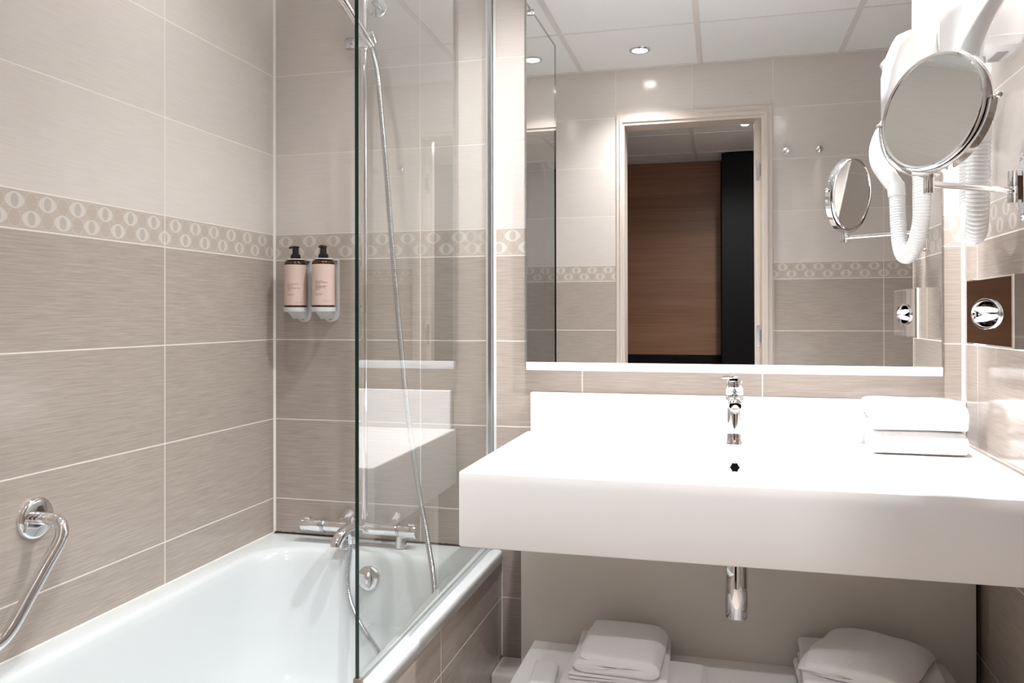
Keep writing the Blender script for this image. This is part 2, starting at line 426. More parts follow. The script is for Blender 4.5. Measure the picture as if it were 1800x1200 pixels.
# ------------------------------------------------------------------ glass screen
GP0, GP1 = V(0.7228, -0.012, 0), V(0.7375, -0.944, 0)
gd = (GP1-GP0).normalized(); gn = V(gd.y, -gd.x, 0)*-1
if gn.x < 0: gn = -gn
def slab(p0, p1, half, z0, z1):
    bm = bmesh.new(); n_ = gn*half
    c = [p0+n_, p1+n_, p1-n_, p0-n_]
    lo = [bm.verts.new(p+V(0, 0, z0)) for p in c]; hi = [bm.verts.new(p+V(0, 0, z1)) for p in c]
    for i in range(4):
        f = bm.faces.new((lo[i], lo[(i+1) % 4], hi[(i+1) % 4], hi[i])); f.material_index = 0 if i in (0, 2) else 1
    f = bm.faces.new(lo[::-1]); f.material_index = 1
    f = bm.faces.new(hi); f.material_index = 1
    return bm
gs = thing('shower_screen', 'clear glass screen with green edge standing on the bathtub rim', 'shower screen', (0.73, -0.48, RIM))
obj('glass_pane', slab(GP0, GP1, 0.0038, 0.4886, 2.27), [GLASS, GLASS_E], gs)
obj('wall_channel', slab(V(0.7228, -0.0005, 0), V(0.7228, -0.021, 0)+gd*0.0, 0.0095, RIM+0.0015, 2.29), [CHROME_D, CHROME_D], gs)
obj('wall_seal', box(0.7335, 0.7415, -0.006, -0.0005, RIM+0.002, 2.29, 0.001), mat('pale_seal', srgb(226, 226, 222), 0.3), gs)
obj('bottom_seal', slab(V(0.7228, -0.021, 0), GP1, 0.0046, RIM+0.0005, 0.4885), [mat('seal_grey', srgb(205, 210, 210), 0.12)]*2, gs)
bm = box(GP1.x-0.007, GP1.x+0.0075, GP1.y-0.004, GP1.y+0.010, RIM+0.0005, 0.50, 0.001)
obj('seal_end_cap', bm, mat('end_cap', srgb(126, 118, 96), 0.4), gs)
ctr = GP0+gd*0.52
bm = cyl(ctr+V(-0.018, 0, 2.262), ctr+V(0.018, 0, 2.262), 0.016, 24, 0.003)
tube(catmull([ctr+V(-0.016, 0, 2.275), ctr+V(-0.05, 0.0, 2.30), ctr+V(-0.09, 0.0, 2.28), ctr+V(-0.10, 0, 2.235)]), 0.008, 14, bm)
obj('top_clamp', bm, CHROME, gs, auto=40)

# ------------------------------------------------------------------ shower set
RX = 0.3385; RY = -0.052
rail = thing('shower_rail', 'chrome vertical shower rail on the wall above the bath mixer', 'shower rail', (RX, RY, 0.56))
obj('pole', cyl((RX, RY, 0.555), (RX, RY, 2.33), 0.0108, 24), CHROME, rail, auto=40)
obj('wall_bracket', cyl((RX, 0, 2.30), (RX, RY-0.012, 2.30), 0.014, 24, 0.003), CHROME, rail, auto=40)
SZ = 2.0
bm = cyl((RX+0.026, RY-0.004, SZ), (RX-0.028, RY-0.004, SZ+0.002), 0.0205, 32, 0.002)
sl = obj('slider', bm, CHROME, rail, auto=40)
obj('slider_knob', cyl((RX-0.028, RY-0.004, SZ+0.002), (RX-0.056, RY-0.004, SZ+0.003), 0.0185, 32, 0.003), CHROME_D, sl, auto=40)
bm = cyl((RX+0.020, RY-0.01, SZ), (RX+0.046, RY-0.048, SZ-0.006), 0.013, 20)
cyl((RX+0.044, RY-0.056, SZ+0.014), (RX+0.05, RY-0.044, SZ-0.018), 0.0165, 24, 0.001, bm)
obj('handset_holder', bm, CHROME, sl, auto=40)
hs0 = V(0.3915, -0.105, 1.968); hs1 = V(0.312, -0.17, 2.115); hd = (hs1-hs0).normalized()
hand = thing('hand_shower', 'chrome hand shower resting in the slider at the top of the rail', 'hand shower', hs0)
obj('handle', lathe(hs0, hd, [(0, 0.009), (0.002, 0.0115), (0.05, 0.0128), (0.12, 0.0145), (0.17, 0.016), (0.2, 0.02)], 28), CHROME, hand, auto=50)
bm = lathe(hs1+hd*0.045+V(0.01, 0.012, 0), V(-0.25, -0.8, -0.55), [(-0.02, 0.012), (-0.014, 0.03), (0.0, 0.046), (0.012, 0.048), (0.016, 0.044), (0.016, 0.001)], 40)
obj('spray_head', bm, PLASTIC, hand, auto=50)
# the hose: down from the handset, through the tub and back up to the mixer
hp = [hs0+hd*0.004, (0.4035, -0.122, 1.935), (0.417, -0.128, 1.885), (0.426, -0.13, 1.80), (0.4445, -0.131, 1.6), (0.4645, -0.132, 1.362), (0.5035, -0.134, 0.965), (0.532, -0.145, 0.787),
      (0.562, -0.165, 0.652), (0.600, -0.20, 0.532), (0.637, -0.255, 0.43), (0.645, -0.31, 0.345), (0.635, -0.36, 0.28), (0.590, -0.385, 0.242), (0.525, -0.325, 0.246), (0.4748, -0.27, 0.259),
      (0.4144, -0.22, 0.284), (0.368, -0.187, 0.3214), (0.3405, -0.165, 0.3614), (0.3300, -0.152, 0.4135), (0.3320, -0.142, 0.469), (0.337, -0.137, 0.520)]
def hose_tube(pts, r, pitch, amp, n=18, flat=1.0):
    P = catmull(pts, 24); D = [0]
    for p, q in zip(P, P[1:]): D.append(D[-1]+(q-p).length)
    tot = D[-1]; cnt = int(tot/(pitch/4)); out = []; rad = []; k = 0
    for i in range(cnt+1):
        s = tot*i/cnt
        while k < len(D)-2 and D[k+1] < s: k += 1
        t = (s-D[k])/max(1e-9, D[k+1]-D[k]); out.append(P[k].lerp(P[k+1], t))
        rad.append(r*(1-amp*(i % 4 == 0)-amp*0.25*(i % 4 in (1, 3))))
    return tube(out, rad, n)
tag(obj('shower_hose', hose_tube(hp, 0.0078, 0.006, 0.10), mat('hose_metal', (0.55, 0.56, 0.58, 1), 0.22, 1.0), smooth=True),
    'long grey metal shower hose hanging from the hand shower into the bathtub', 'shower hose')
# round wall outlet beside the rail top
wo = thing('wall_hook', 'round chrome wall rose high on the tiles right of the shower rail', 'wall hook', (0.362, 0, 2.128))
obj('rose', lathe((0.362, 0, 2.128), (0, -1, 0), [(0, 0.033), (0.004, 0.033), (0.008, 0.030), (0.009, 0.001)], 40), CHROME, wo, auto=40)
obj('pin', cyl((0.349, -0.016, 2.142), (0.383, -0.016, 2.111), 0.006, 16, 0.001), CHROME_D, wo, auto=40)

mx = thing('bath_mixer', 'chrome bath mixer tap with curved spout above the tub rim', 'tap', (0.33, -0.06, 0.53))
MZ = 0.530; MY = -0.066
obj('mixer_body', cyl((0.208, MY, MZ), (0.452, MY, MZ), 0.0185, 32, 0.001), CHROME, mx, auto=40)
for xa, xb in ((0.138, 0.204), (0.461, 0.514)):
    h = obj('handle', cyl((xa, MY, MZ), (xb, MY, MZ), 0.0205, 36, 0.0015), CHROME, mx, auto=40)
    xe = xa+0.004 if xa < 0.2 else xb-0.026
    obj('grip_tab', box(xe, xe+0.022, MY-0.008, MY+0.008, MZ+0.016, MZ+0.0255, 0.002), CHROME, h, auto=40)
for xa in (0.204, 0.452): obj('collar', cyl((xa, MY, MZ), (xa+0.009, MY, MZ), 0.0212, 36, 0.001), CHROME_D, mx, auto=40)
for xa in (0.262, 0.418):
    bm = lathe((xa, 0.0, MZ+0.012), (0, -1, -0.12), [(0, 0.030), (0.006, 0.029), (0.022, 0.021), (0.05, 0.015)], 36)
    obj('wall_flange', bm, CHROME, mx, auto=50)
sp = catmull([(0.333, -0.062, 0.530), (0.331, -0.092, 0.538), (0.327, -0.130, 0.545), (0.321, -0.168, 0.538), (0.316, -0.190, 0.519), (0.315, -0.196, 0.503)], 8)
rs = [0.0205-0.0035*min(1, i/20) for i in range(len(sp))]; rs[-1] = 0.0155
obj('spout', tube(sp, rs, 28), CHROME, mx, auto=50)
obj('diverter_knob', cyl((0.325, -0.098, 0.556), (0.325, -0.098, 0.577), 0.0085, 20, 0.002), CHROME, mx, auto=40)
obj('hose_nut', cyl((0.337, -0.137, 0.532), (0.337, -0.137, 0.502), 0.0118, 24, 0.001, r1=0.0105), CHROME, mx, auto=40)
bm = lathe((0.462, MY, MZ-0.014), (0, 0, -1), [(0, 0.014), (0.012, 0.0145), (0.030, 0.0175), (0.037, 0.0180), (0.0372, 0.001)], 30)
obj('outlet_cone', bm, CHROME, mx, auto=50)

# ------------------------------------------------------------------ soap dispensers
AMBER = mat('amber_plastic', srgb(72, 40, 16), 0.12, **{'Transmission Weight': 0.25, 'IOR': 1.45})
LABELP = mat('pink_label', srgb(218, 192, 181), 0.5)
INK = mat('ink', srgb(48, 30, 26), 0.6)
def text_mesh(s, size):
    cu = bpy.data.curves.new('t', 'FONT'); cu.body = s; cu.size = size; cu.resolution_u = 2
    o = bpy.data.objects.new('t', cu); C.objects.link(o)
    dg = bpy.context.evaluated_depsgraph_get(); me = bpy.data.meshes.new_from_object(o.evaluated_get(dg))
    bpy.data.objects.remove(o); bm = bmesh.new(); bm.from_mesh(me); bpy.data.meshes.remove(me); return bm
def dispenser(cx, zb, side, lines, pump_turn):
    R = 0.0355; cyy = -0.048
    h = thing('bottle_holder', 'white plastic wall bracket holding the %s pink soap bottle' % side, 'bottle holder', (cx, 0, zb), 'white bottle brackets on the shower wall')
    # back plate with rounded foot
    x0, x1 = cx-0.022, cx+0.0315; zt = zb+0.149; zf = zb-0.046; r = (x1-x0)/2
    prof = [(x0, zt), (x0, zf+r)]+[((x0+x1)/2-r*math.cos(a), zf+r-r*math.sin(a)) for a in [PI*i/16 for i in range(1, 16)]]+[(x1, zf+r), (x1, zt)]
    bm = bmesh.new(); rings(bm, [[V(x, y, z) for x, z in prof] for y in (0, -0.008)])
    bmesh.ops.bevel(bm, geom=[e for e in bm.edges if all(abs(v.co.y+0.008) < 1e-5 for v in e.verts)], offset=0.002, segments=2, affect='EDGES')
    bp = obj('back_plate', bm, PLASTIC, h, auto=50)
    bm = lathe((cx, cyy, zb-0.015), (0, 0, 1), [(0, R-0.004), (0.002, R+0.001), (0.008, R+0.0025), (0.014, R+0.0025), (0.015, R+0.001)], 44)
    n_ = [(cx-0.020, -0.006), (cx+0.024, -0.006), (cx+0.028, -0.05), (cx-0.028, -0.05)]
    rings(bm, [[V(x, y, zb-0.012) for x, y in n_], [V(cx-0.004+(x-cx)*0.75, -0.006 if y > -0.01 else -0.018, zb-0.036) for x, y in n_]])
    obj('base_cup', bm, PLASTIC, h, auto=45)
    bm = box(cx-0.024, cx+0.030, -0.020, -0.006, zb+0.146, zb+0.150, 0.001)
    a0 = [PI*2*i/40 for i in range(40)]
    rings(bm, [[V(cx+q*math.cos(t), cyy+q*math.sin(t), z) for t in a0] for q, z in ((0.0165, zb+0.1475), (R-0.004, zb+0.1475), (R-0.004, zb+0.1505), (0.0165, zb+0.1505))], cap0=False, cap1=False)
    obj('neck_ring', bm, PLASTIC, h, auto=40)
    bm = cyl((cx+0.004, -0.012, zb-0.018), (cx+0.004, -0.0125, zb-0.036), 0.0013, 10)
    lathe((cx+0.004, -0.0085, zb-0.036), (0, -1, 0), [(0, 0.0048), (0.004, 0.0046), (0.006, 0.003), (0.006, 0.0005)], 20, bm)
    obj('lock_key', bm, CHROME_D, h, auto=40)
    t = thing('soap_bottle', 'pink labelled amber soap bottle with black pump, the %s of the pair' % side, 'soap bottle', (cx, cyy, zb), 'pink soap bottles on the shower wall')
    Rb = R-0.001
    bm = lathe((cx, cyy, zb), (0, 0, 1), [(0, Rb-0.004), (0.001, Rb-0.001), (0.003, Rb), (0.136, Rb), (0.142, Rb-0.002), (0.146, Rb-0.009), (0.148, 0.015), (0.1515, 0.0145)], 48)
    obj('bottle_body', bm, AMBER, t, auto=50)
    bm = bmesh.new(); aa = [-PI/2-PI*0.86+2*PI*0.86*i/60 for i in range(61)]
    q = Rb+0.0004
    for i in range(60):
        vs = [bm.verts.new((cx+q*math.cos(a), cyy+q*math.sin(a), zb+z)) for a, z in ((aa[i], 0.0065), (aa[i+1], 0.0065), (aa[i+1], 0.132), (aa[i], 0.132))]
        bm.faces.new(vs)
    bmesh.ops.remove_doubles(bm, verts=bm.verts, dist=1e-6)
    lab = obj('label', bm, LABELP, t, smooth=True)
    ang0 = -PI/2+0.27
    for s, u, z, size in lines:
        bm = text_mesh(s, size)
        for v in bm.verts:
            a = ang0+(v.co.x+u)/q; v.co = V(cx+(q+0.0003)*math.cos(a), cyy+(q+0.0003)*math.sin(a), zb+z+v.co.y)
        obj('label_text', bm, INK, lab)
    pb = zb+0.1505
    bm = lathe((cx, cyy, pb), (0, 0, 1), [(0, 0.0155), (0.001, 0.0160), (0.013, 0.0150), (0.016, 0.0115), (0.017, 0.0105), (0.034, 0.0095), (0.0345, 0.011), (0.0375, 0.012), (0.040, 0.010), (0.041, 0.001)], 32)
    d = V(math.cos(pump_turn), math.sin(pump_turn), 0)
    tube([V(cx, cyy, pb+0.0375), V(cx, cyy, pb+0.0375)+d*0.012, V(cx, cyy, pb+0.036)+d*0.019, V(cx, cyy, pb+0.0335)+d*0.021], [0.0045, 0.0040, 0.0032, 0.0028], 12, bm)
    obj('pump', bm, BLACKP, t, auto=40)
dispenser(0.1035, 1.1985, 'left', [('GEL LAVANT MAINS', -0.018, 0.070, 0.0040), ('parfum doux', -0.018, 0.0645, 0.0033), ('GENTLE HAND SOAP', -0.018, 0.0575, 0.0042),
          ('soft scent', -0.018, 0.0520, 0.0033), ('for hands and body', -0.018, 0.0400, 0.0030), ('mains et corps', -0.018, 0.0365, 0.0030), ('300 ml  10.1 fl.oz', 0.008, 0.0135, 0.0028)], PI*1.02)
dispenser(0.1988, 1.1985, 'right', [('GEL LAVANT', -0.018, 0.079, 0.0040), ('CORPS ET CHEVEUX', -0.018, 0.0745, 0.0040), ('parfum doux', -0.018, 0.0695, 0.0033), ('HAIR AND BODY', -0.018, 0.0625, 0.0045),
          ('CLEANSING GEL', -0.018, 0.0578, 0.0042), ('soft scent', -0.018, 0.0530, 0.0033), ('for hair and body use', -0.018, 0.0405, 0.0030), ('cheveux et corps', -0.018, 0.0370, 0.0030), ('300 ml  10.1 fl.oz', 0.008, 0.0185, 0.0028)], PI*1.45)

# ------------------------------------------------------------------ grab bar
gb = thing('grab_bar', 'chrome angled grab bar fixed to the tiles above the bathtub', 'grab bar', (0, -0.937, 0.75))
obj('wall_flange', lathe((0, -0.937, 0.7505), (1, 0, 0), [(0, 0.0435), (0.006, 0.0435), (0.010, 0.041), (0.012, 0.036), (0.011, 0.014)], 48), CHROME, gb, auto=40)
gp = catmull([(0.008, -0.937, 0.7505), (0.035, -0.937, 0.7505), (0.057, -0.9345, 0.7470), (0.070, -0.937, 0.733), (0.0755, -0.948, 0.711), (0.0755, -0.985, 0.668), (0.0755, -1.045, 0.598), (0.0755, -1.068, 0.573), (0.072, -1.090, 0.556),
              (0.060, -1.115, 0.548), (0.045, -1.14, 0.546), (0.02, -1.16, 0.5465), (0.006, -1.165, 0.547)], 8)
obj('bar', tube(gp, 0.0132, 24), CHROME, gb, smooth=True)
obj('wall_flange', lathe((0, -1.165, 0.547), (1, 0, 0), [(0, 0.0435), (0.006, 0.0435), (0.010, 0.041), (0.012, 0.036), (0.011, 0.014)], 48), CHROME, gb, auto=40)

# ------------------------------------------------------------------ mirror
mr = thing('wall_mirror', 'large frameless wall mirror above the washbasin counter', 'mirror', (1.39, 0, 1.03))
bm = box(0.8395, 1.9430, -0.020, -0.0002, 1.036, 2.36)
for f in bm.faces: f.material_index = 0 if f.normal.y < -0.5 or f.calc_center_median().y < -0.019 else 1
obj('mirror_glass', bm, [MIRROR, LINER], mr)
bm = box(0.8375, 0.8397, -0.0215, -0.0002, 1.036, 2.36); obj('side_edge', bm, LINER, mr)
bm = box(1.9428, 1.9448, -0.0215, -0.0002, 1.036, 2.36); obj('side_edge', bm, LINER, mr)
obj('bottom_rail', box(0.8375, 1.9448, -0.0235, -0.0002, 1.0125, 1.036, 0.0012), FROST, mr, auto=40)

# ------------------------------------------------------------------ washbasin counter
CT, CB = 0.832, 0.668
def counter():
    bm = bmesh.new(); K, M = 6, 8
    x0, x1, y0, y1 = 0.8358, 1.9995, -0.645, -0.0005
    o = lambda i, z, r: rrect(x0+i, x1-i, y0+i, y1-i, r, z, K, M)
    b = lambda i, z, r, dy=0: rrect(1.150+i, 1.697-i, -0.572+i, -0.168-i-dy, r, z, K, M)
    loops = [o(0.003, CB, 0.004), o(0.0, CB+0.003, 0.005), o(0, CT-0.004, 0.005), o(0.0012, CT-0.0012, 0.006), o(0.004, CT, 0.007),
             b(-0.006, CT, 0.03), b(-0.002, CT-0.0012, 0.03), b(0, CT-0.005, 0.028), b(0.010, CT-0.06, 0.026), b(0.018, CT-0.088, 0.03),
             b(0.035, CT-0.100, 0.03), b(0.09, CT-0.108, 0.03), b(0.17, CT-0.112, 0.012)]
    return rings(bm, loops)
vn = thing('washbasin_counter', 'thick white washbasin counter with a moulded basin', 'washbasin', (1.42, -0.32, CB))
obj('counter_slab', counter(), RESIN, vn, auto=50)
obj('backsplash', box(0.8490, 1.9993, -0.021, -0.0005, CT-0.002, 0.9475, 0.0035, 3), RESIN, vn, auto=40)
obj('side_seal', box(1.9935, 1.9995, -0.640, -0.022, CT-0.001, CT+0.005, 0.002), CAULK, vn)
ohc = V(1.4235, -0.1775, 0.7825); ohd = V(0, -1, 0.13).normalized()
bm = lathe(ohc-ohd*0.004, ohd, [(0, 0.018), (0.0055, 0.018), (0.0075, 0.0165), (0.0075, 0.0125), (0.005, 0.0118)], 36)
ovr = obj('overflow_ring', bm, mat('ring_chrome', (0.5, 0.5, 0.5, 1), 0.1, 1.0), vn, auto=40)
obj('overflow_opening', lathe(ohc, ohd, [(0, 0.0118), (0.0022, 0.0118)], 6), DARK, ovr)
obj('drain_plug', lathe((1.4235, -0.36, CT-0.1125), (0, 0, 1), [(0, 0.03), (0.004, 0.03), (0.007, 0.027), (0.009, 0.001)], 40), CHROME, vn, auto=40)

# basin tap
TX, TY = 1.4245, -0.100
tp = thing('basin_tap', 'chrome single lever basin tap on the washbasin counter', 'tap', (TX, TY, CT))
bm = lathe((TX, TY, CT), (0, 0, 1), [(0, 0.0275), (0.003, 0.0275), (0.005, 0.0255), (0.03, 0.0243), (0.08, 0.0233), (0.112, 0.0235), (0.124, 0.0230), (0.127, 0.021), (0.128, 0.001)], 44)
obj('tap_body', bm, CHROME, tp, auto=50)
spt = [V(TX, TY-0.005, 0.938), V(TX, TY-0.035, 0.944), V(TX, TY-0.07, 0.9455), V(TX, TY-0.095, 0.944), V(TX, TY-0.106, 0.942)]
bm = bmesh.new(); loops = []
for i, (p, w, hh) in enumerate(zip(spt, (0.021, 0.020, 0.0185, 0.0175, 0.015), (0.018, 0.0155, 0.013, 0.0115, 0.008))):
    loops.append([p+V(w*(abs(math.cos(a))**0.7)*(1 if math.cos(a) > 0 else -1), 0, hh*(abs(math.sin(a))**0.8)*(1 if math.sin(a) > 0 else -1)) for a in [2*PI*j/28 for j in range(28)]])
rings(bm, loops); obj('spout', bm, CHROME, tp, auto=60)
obj('aerator', lathe((TX, TY-0.094, 0.9385), (0, -0.8, -0.6), [(0, 0.0125), (0.012, 0.0125), (0.013, 0.0105), (0.0115, 0.0095), (0.0115, 0.001)], 28), [mat('aerator_grey', srgb(150, 150, 150), 0.3, 0.6)], tp, auto=40)
bm = lathe((TX, TY, 0.9605), (0, 0.02, 1), [(0, 0.0205), (0.002, 0.0222), (0.008, 0.0225), (0.009, 0.0212), (0.010, 0.0222), (0.032, 0.0222), (0.038, 0.020), (0.040, 0.001)], 40)
hd_ = obj('lever_cap', bm, CHROME, tp, auto=50)
bm = box(-0.0145, 0.0145, -0.088, 0.014, -0.003, 0.003, 0.002)
bmesh.ops.transform(bm, verts=bm.verts, matrix=Matrix.Translation((TX, TY, 1.003)) @ Matrix.Rotation(math.radians(-12), 4, 'Z') @ Matrix.Rotation(math.radians(-7), 4, 'X') @ Matrix.Rotation(math.radians(-5), 4, 'Y'))
obj('lever', bm, CHROME, hd_, auto=40)

# bottle trap
tr = thing('bottle_trap', 'chrome bottle trap pipe hanging beneath the washbasin counter', 'drain trap', (1.4245, -0.30, 0.445))
bm = lathe((1.4245, -0.30, 0.4425), (0, 0, 1), [(0, 0.0215), (0.002, 0.0245), (0.005, 0.0264), (0.072, 0.0270), (0.0725, 0.0262), (0.0745, 0.0262), (0.075, 0.0270), (0.150, 0.0272), (0.153, 0.0255), (0.156, 0.022)], 44)
obj('trap_bottle', bm, CHROME, tr, auto=40)
obj('inlet_pipe', cyl((1.4245, -0.30, 0.59), (1.4245, -0.30, CB), 0.016, 28), CHROME, tr, auto=40)
bm = cyl((1.4245, -0.30, 0.578), (1.395, -0.147, 0.582), 0.0155, 28)
lathe((1.395, -0.1465, 0.582), (0.0, -1, 0), [(0, 0.032), (0.005, 0.03), (0.012, 0.02)], 32, bm)
obj('outlet_pipe', bm, CHROME, tr, auto=40)

# panel and shelf under the counter
tag(obj('back_panel', box(0.8515, 1.9865, -0.145, -0.130, 0.001, CB-0.001, 0.001), BOARD), 'plain pale panel closing the space behind the lower towel shelf', 'panel')
SH = 0.2766
sh = thing('towel_shelf', 'low white shelf under the washbasin counter carrying folded towels', 'shelf', (1.44, -0.35, 0))
obj('shelf_board', box(0.8900, 1.9865, -0.56, -0.1455, SH-0.03, SH, 0.0015), RESIN, sh)
obj('shelf_side', box(0.905, 0.925, -0.54, -0.1455, 0, SH-0.03, 0.001), RESIN, sh)
obj('shelf_side', box(1.955, 1.975, -0.54, -0.1455, 0, SH-0.03, 0.001), RESIN, sh)

# ------------------------------------------------------------------ folded towels
def fold_path(W, t, layers, wrap=False):
    """centre line of a folded cloth in (x, z); bottom layer first, open end chosen by parity"""
    pts = []; hw = W/2; g = t*1.04
    for k in range(layers):
        z = t/2+k*g; a, b = (-hw+g*0.6, hw-g*0.6)
        xs = [a+(b-a)*i/14 for i in range(15)]
        if k % 2: xs = xs[::-1]
        pts += [(x, z) for x in xs]
        if k < layers-1:
            sx = 1 if k % 2 == 0 else -1; cx = xs[-1]
            pts += [(cx+sx*g*0.62*math.sin(PI*j/6), z+g/2-g/2*math.cos(PI*j/6)) for j in range(1, 6)]
    return pts
def spiral_path(W, t, top_right=True):
    """outer sheet wraps round an inner fold"""
    g = t*1.03; hw = W/2; out = []
    def seg(x0, x1, z, n=14): return [(x0+(x1-x0)*i/n, z) for i in range(n+1)]
    out += seg(-hw+2.2*g, hw-1.8*g, t/2+g)                       # inner sheet, to the right
    out += [(hw-1.8*g+0.62*g*math.sin(PI*j/6), t/2+g*1.5-0.5*g*math.cos(PI*j/6)) for j in range(1, 6)]
    out += seg(hw-1.8*g, -hw+1.7*g, t/2+2*g)                     # back to the left
    out = out
    cx = -hw+1.7*g
    out += [(cx-1.5*g*math.sin(PI*j/8), t/2+g-g*math.cos(PI*j/8)*1.0) for j in range(7, 0, -1)]
    out += seg(cx, hw-1.7*g, t/2)
    cx = hw-1.7*g
    out += [(cx+1.6*g*math.sin(PI*j/8), t/2+1.5*g-1.5*g*math.cos(PI*j/8)) for j in range(1, 8)]
    out += seg(cx, -hw+1.2*g, t/2+3*g)
    return out
def cloth(path, t, D, seed, mirror=False, wob=0.004, ny=22, sag=0.0, skew=0.0, end_r=0.35, twist=0.0):
    P = [V(x if not mirror else -x, 0, z) for x, z in path]
    bm = bmesh.new(); loops = []
    W = max(abs(p.x) for p in P)
    ht = max(p.z for p in P)
    ys = [0, 0.012, 0.035]+[0.035+(0.93)*(i+1)/(ny) for i in range(ny-1)]+[0.965, 0.988, 1.0]
    for f in ys:
        e = min(f, 1-f); k = 1.0 if e > 0.035 else (0.45+0.55*math.sqrt(max(0, 1-(1-e/0.035)**2)))
        h = t/2*k; y = (f-0.5)*D; up = []; dn = []
        for i, p in enumerate(P):
            d = (P[min(i+1, len(P)-1)]-P[max(i-1, 0)]).normalized(); n_ = V(-d.z, 0, d.x)
            up.append(p+n_*h); dn.append(p-n_*h)
        d0 = (P[1]-P[0]).normalized(); d1 = (P[-1]-P[-2]).normalized()
        cap1 = [P[-1]+d1*h*0.7]; cap0 = [P[0]-d0*h*0.7]
        loop = up+cap1+dn[::-1]+cap0; lp = []
        for q in loop:
            hfrac = min(1, max(0, q.z/ht))
            n1 = noise.noise(V(q.x*7+seed, y*7, q.z*4+seed)); n2 = noise.noise(V(q.x*30+seed, y*30, q.z*25))
            n3 = noise.noise(V(y*9+seed*3, q.z*20, 5.0)); n4 = noise.noise(V(q.x*9+seed*2, q.z*25, 9.0))
            z = q.z+(n1*wob+n2*0.0006)*hfrac-sag*hfrac*((abs(q.x)/W)**4+(abs(y)/(D/2))**4)
            lp.append(V(q.x+n3*wob*0.9+skew*hfrac, y+n4*wob*1.3*(1 if e < 0.1 else 0.3)+twist*q.x*hfrac, z))
        loops.append(lp)
    rings(bm, loops)
    return bm
def towel(path, t, D, loc, rot, seed, label, group, **k):
    o = obj('folded_towel', cloth(path, t, D, seed, **k), TERRY, smooth=True)
    zmin = min(v.co.z for v in o.data.vertices)
    o.location = (loc[0], loc[1], loc[2]-zmin); o.rotation_euler = (0, 0, math.radians(rot))
    s = o.modifiers.new('smooth', 'SUBSURF'); s.levels = 1; s.render_levels = 1
    return tag(o, label, 'towel', group)
G1 = 'folded towels on the washbasin counter'; G2 = 'folded towels on the low shelf'
# on the counter the folds face the side walls: cross-section across y -> rotate 90
towel(spiral_path(0.150, 0.0142), 0.0142, 0.210, (1.855, -0.122, CT), -90, 3.1, 'folded white towel lying flat on the counter, under the thicker one', G1, wob=0.003)
towel(spiral_path(0.168, 0.0185), 0.0185, 0.218, (1.853, -0.112, CT+0.056), -89, 8.7, 'thick folded white towel on top of the counter pile', G1, wob=0.007, sag=0.008)
# left shelf pile
towel(fold_path(0.33, 0.0075, 3), 0.0075, 0.29, (1.182, -0.382, SH), -1, 5.0, 'wide flat white towel at the bottom of the left shelf pile', G2, wob=0.002)
towel(fold_path(0.235, 0.0095, 2), 0.0095, 0.27, (1.143, -0.275, SH+0.024), 2, 6.0, 'thin folded white towel directly below the top of the left shelf pile', G2, wob=0.002)
towel(spiral_path(0.200, 0.0125), 0.0125, 0.235, (1.150, -0.300, SH+0.044), -1, 12.3, 'plump folded white towel on top of the left shelf pile', G2, wob=0.004, sag=0.006)
towel(fold_path(0.06, 0.012, 2), 0.012, 0.16, (0.965, -0.40, SH), 4, 15.0, 'small folded white cloth left of the left shelf pile', G2, wob=0.003)
# right shelf pile
towel(fold_path(0.34, 0.013, 4), 0.013, 0.27, (1.74, -0.305, SH), 1, 21.0, 'broad folded white towel at the bottom of the right shelf pile', G2, wob=0.003)
towel(fold_path(0.30, 0.010, 3), 0.010, 0.26, (1.725, -0.30, SH+0.056), -2, 25.0, 'flat folded white towel in the middle of the right shelf pile', G2, wob=0.003)
towel(spiral_path(0.235, 0.0115), 0.0115, 0.25, (1.715, -0.31, SH+0.088), -24, 31.0, 'loosely rolled white towel lying askew on top of the right shelf pile', G2, wob=0.010, sag=0.016)

# ------------------------------------------------------------------ magnifying mirror on swing arm
mc = V(1.7986, -0.5735, 1.5705); mn = V(-0.7932, -0.5969, 0.1207).normalized(); MR = 0.1106
e1 = mn.cross(V(0, 0, 1)).normalized(); e2 = e1.cross(mn).normalized()
mm = thing('magnifying_mirror', 'round chrome magnifying mirror on a wall arm in front of the hair dryer', 'mirror', (1.985, -0.43, 1.437))
def ringprof(pr, n=72):
    bm = bmesh.new()
    return rings(bm, [[mc+mn*d+(e1*math.cos(2*PI*i/n)+e2*math.sin(2*PI*i/n))*r for i in range(n)] for d, r in pr+[pr[0]]], cap0=False, cap1=False)
hdm = obj('mirror_rim', ringprof([(-0.013, MR-0.001), (-0.0145, MR+0.003), (-0.012, MR+0.007), (-0.008, MR+0.009), (0.008, MR+0.009), (0.012, MR+0.007), (0.0145, MR+0.003), (0.013, MR-0.001)]), CHROME, mm, auto=35)
def dome(sign, bulge):
    bm = bmesh.new(); pr = [(MR*k/8, 1-(k/8)**2) for k in range(8, -1, -1)]
    return rings(bm, [[mc+mn*sign*(0.0118-bulge*q)+(e1*math.cos(2*PI*i/72)+e2*math.sin(2*PI*i/72))*max(r, 1e-4) for i in range(72)] for r, q in pr], cap0=False)
SM = mat('mirror_small', (0.90, 0.905, 0.90, 1), 0.0, 1.0)
obj('mirror_face', dome(1, 0.002), SM, mm, smooth=True); obj('mirror_face', dome(-1, 0.0), SM, mm, smooth=True)
YR = MR+0.0165
yk = [mc+(e1*math.cos(a)+e2*math.sin(a))*YR for a in [PI+PI*i/40 for i in range(41)]]
bm = bmesh.new(); loops = []
for i, p in enumerate(yk):
    rd = (p-mc).normalized(); loops.append([p+mn*0.0085+rd*0.0012, p-mn*0.0085+rd*0.0012, p-mn*0.0085-rd*0.0012, p+mn*0.0085-rd*0.0012])
rings(bm, loops); obj('yoke', bm, CHROME, mm)
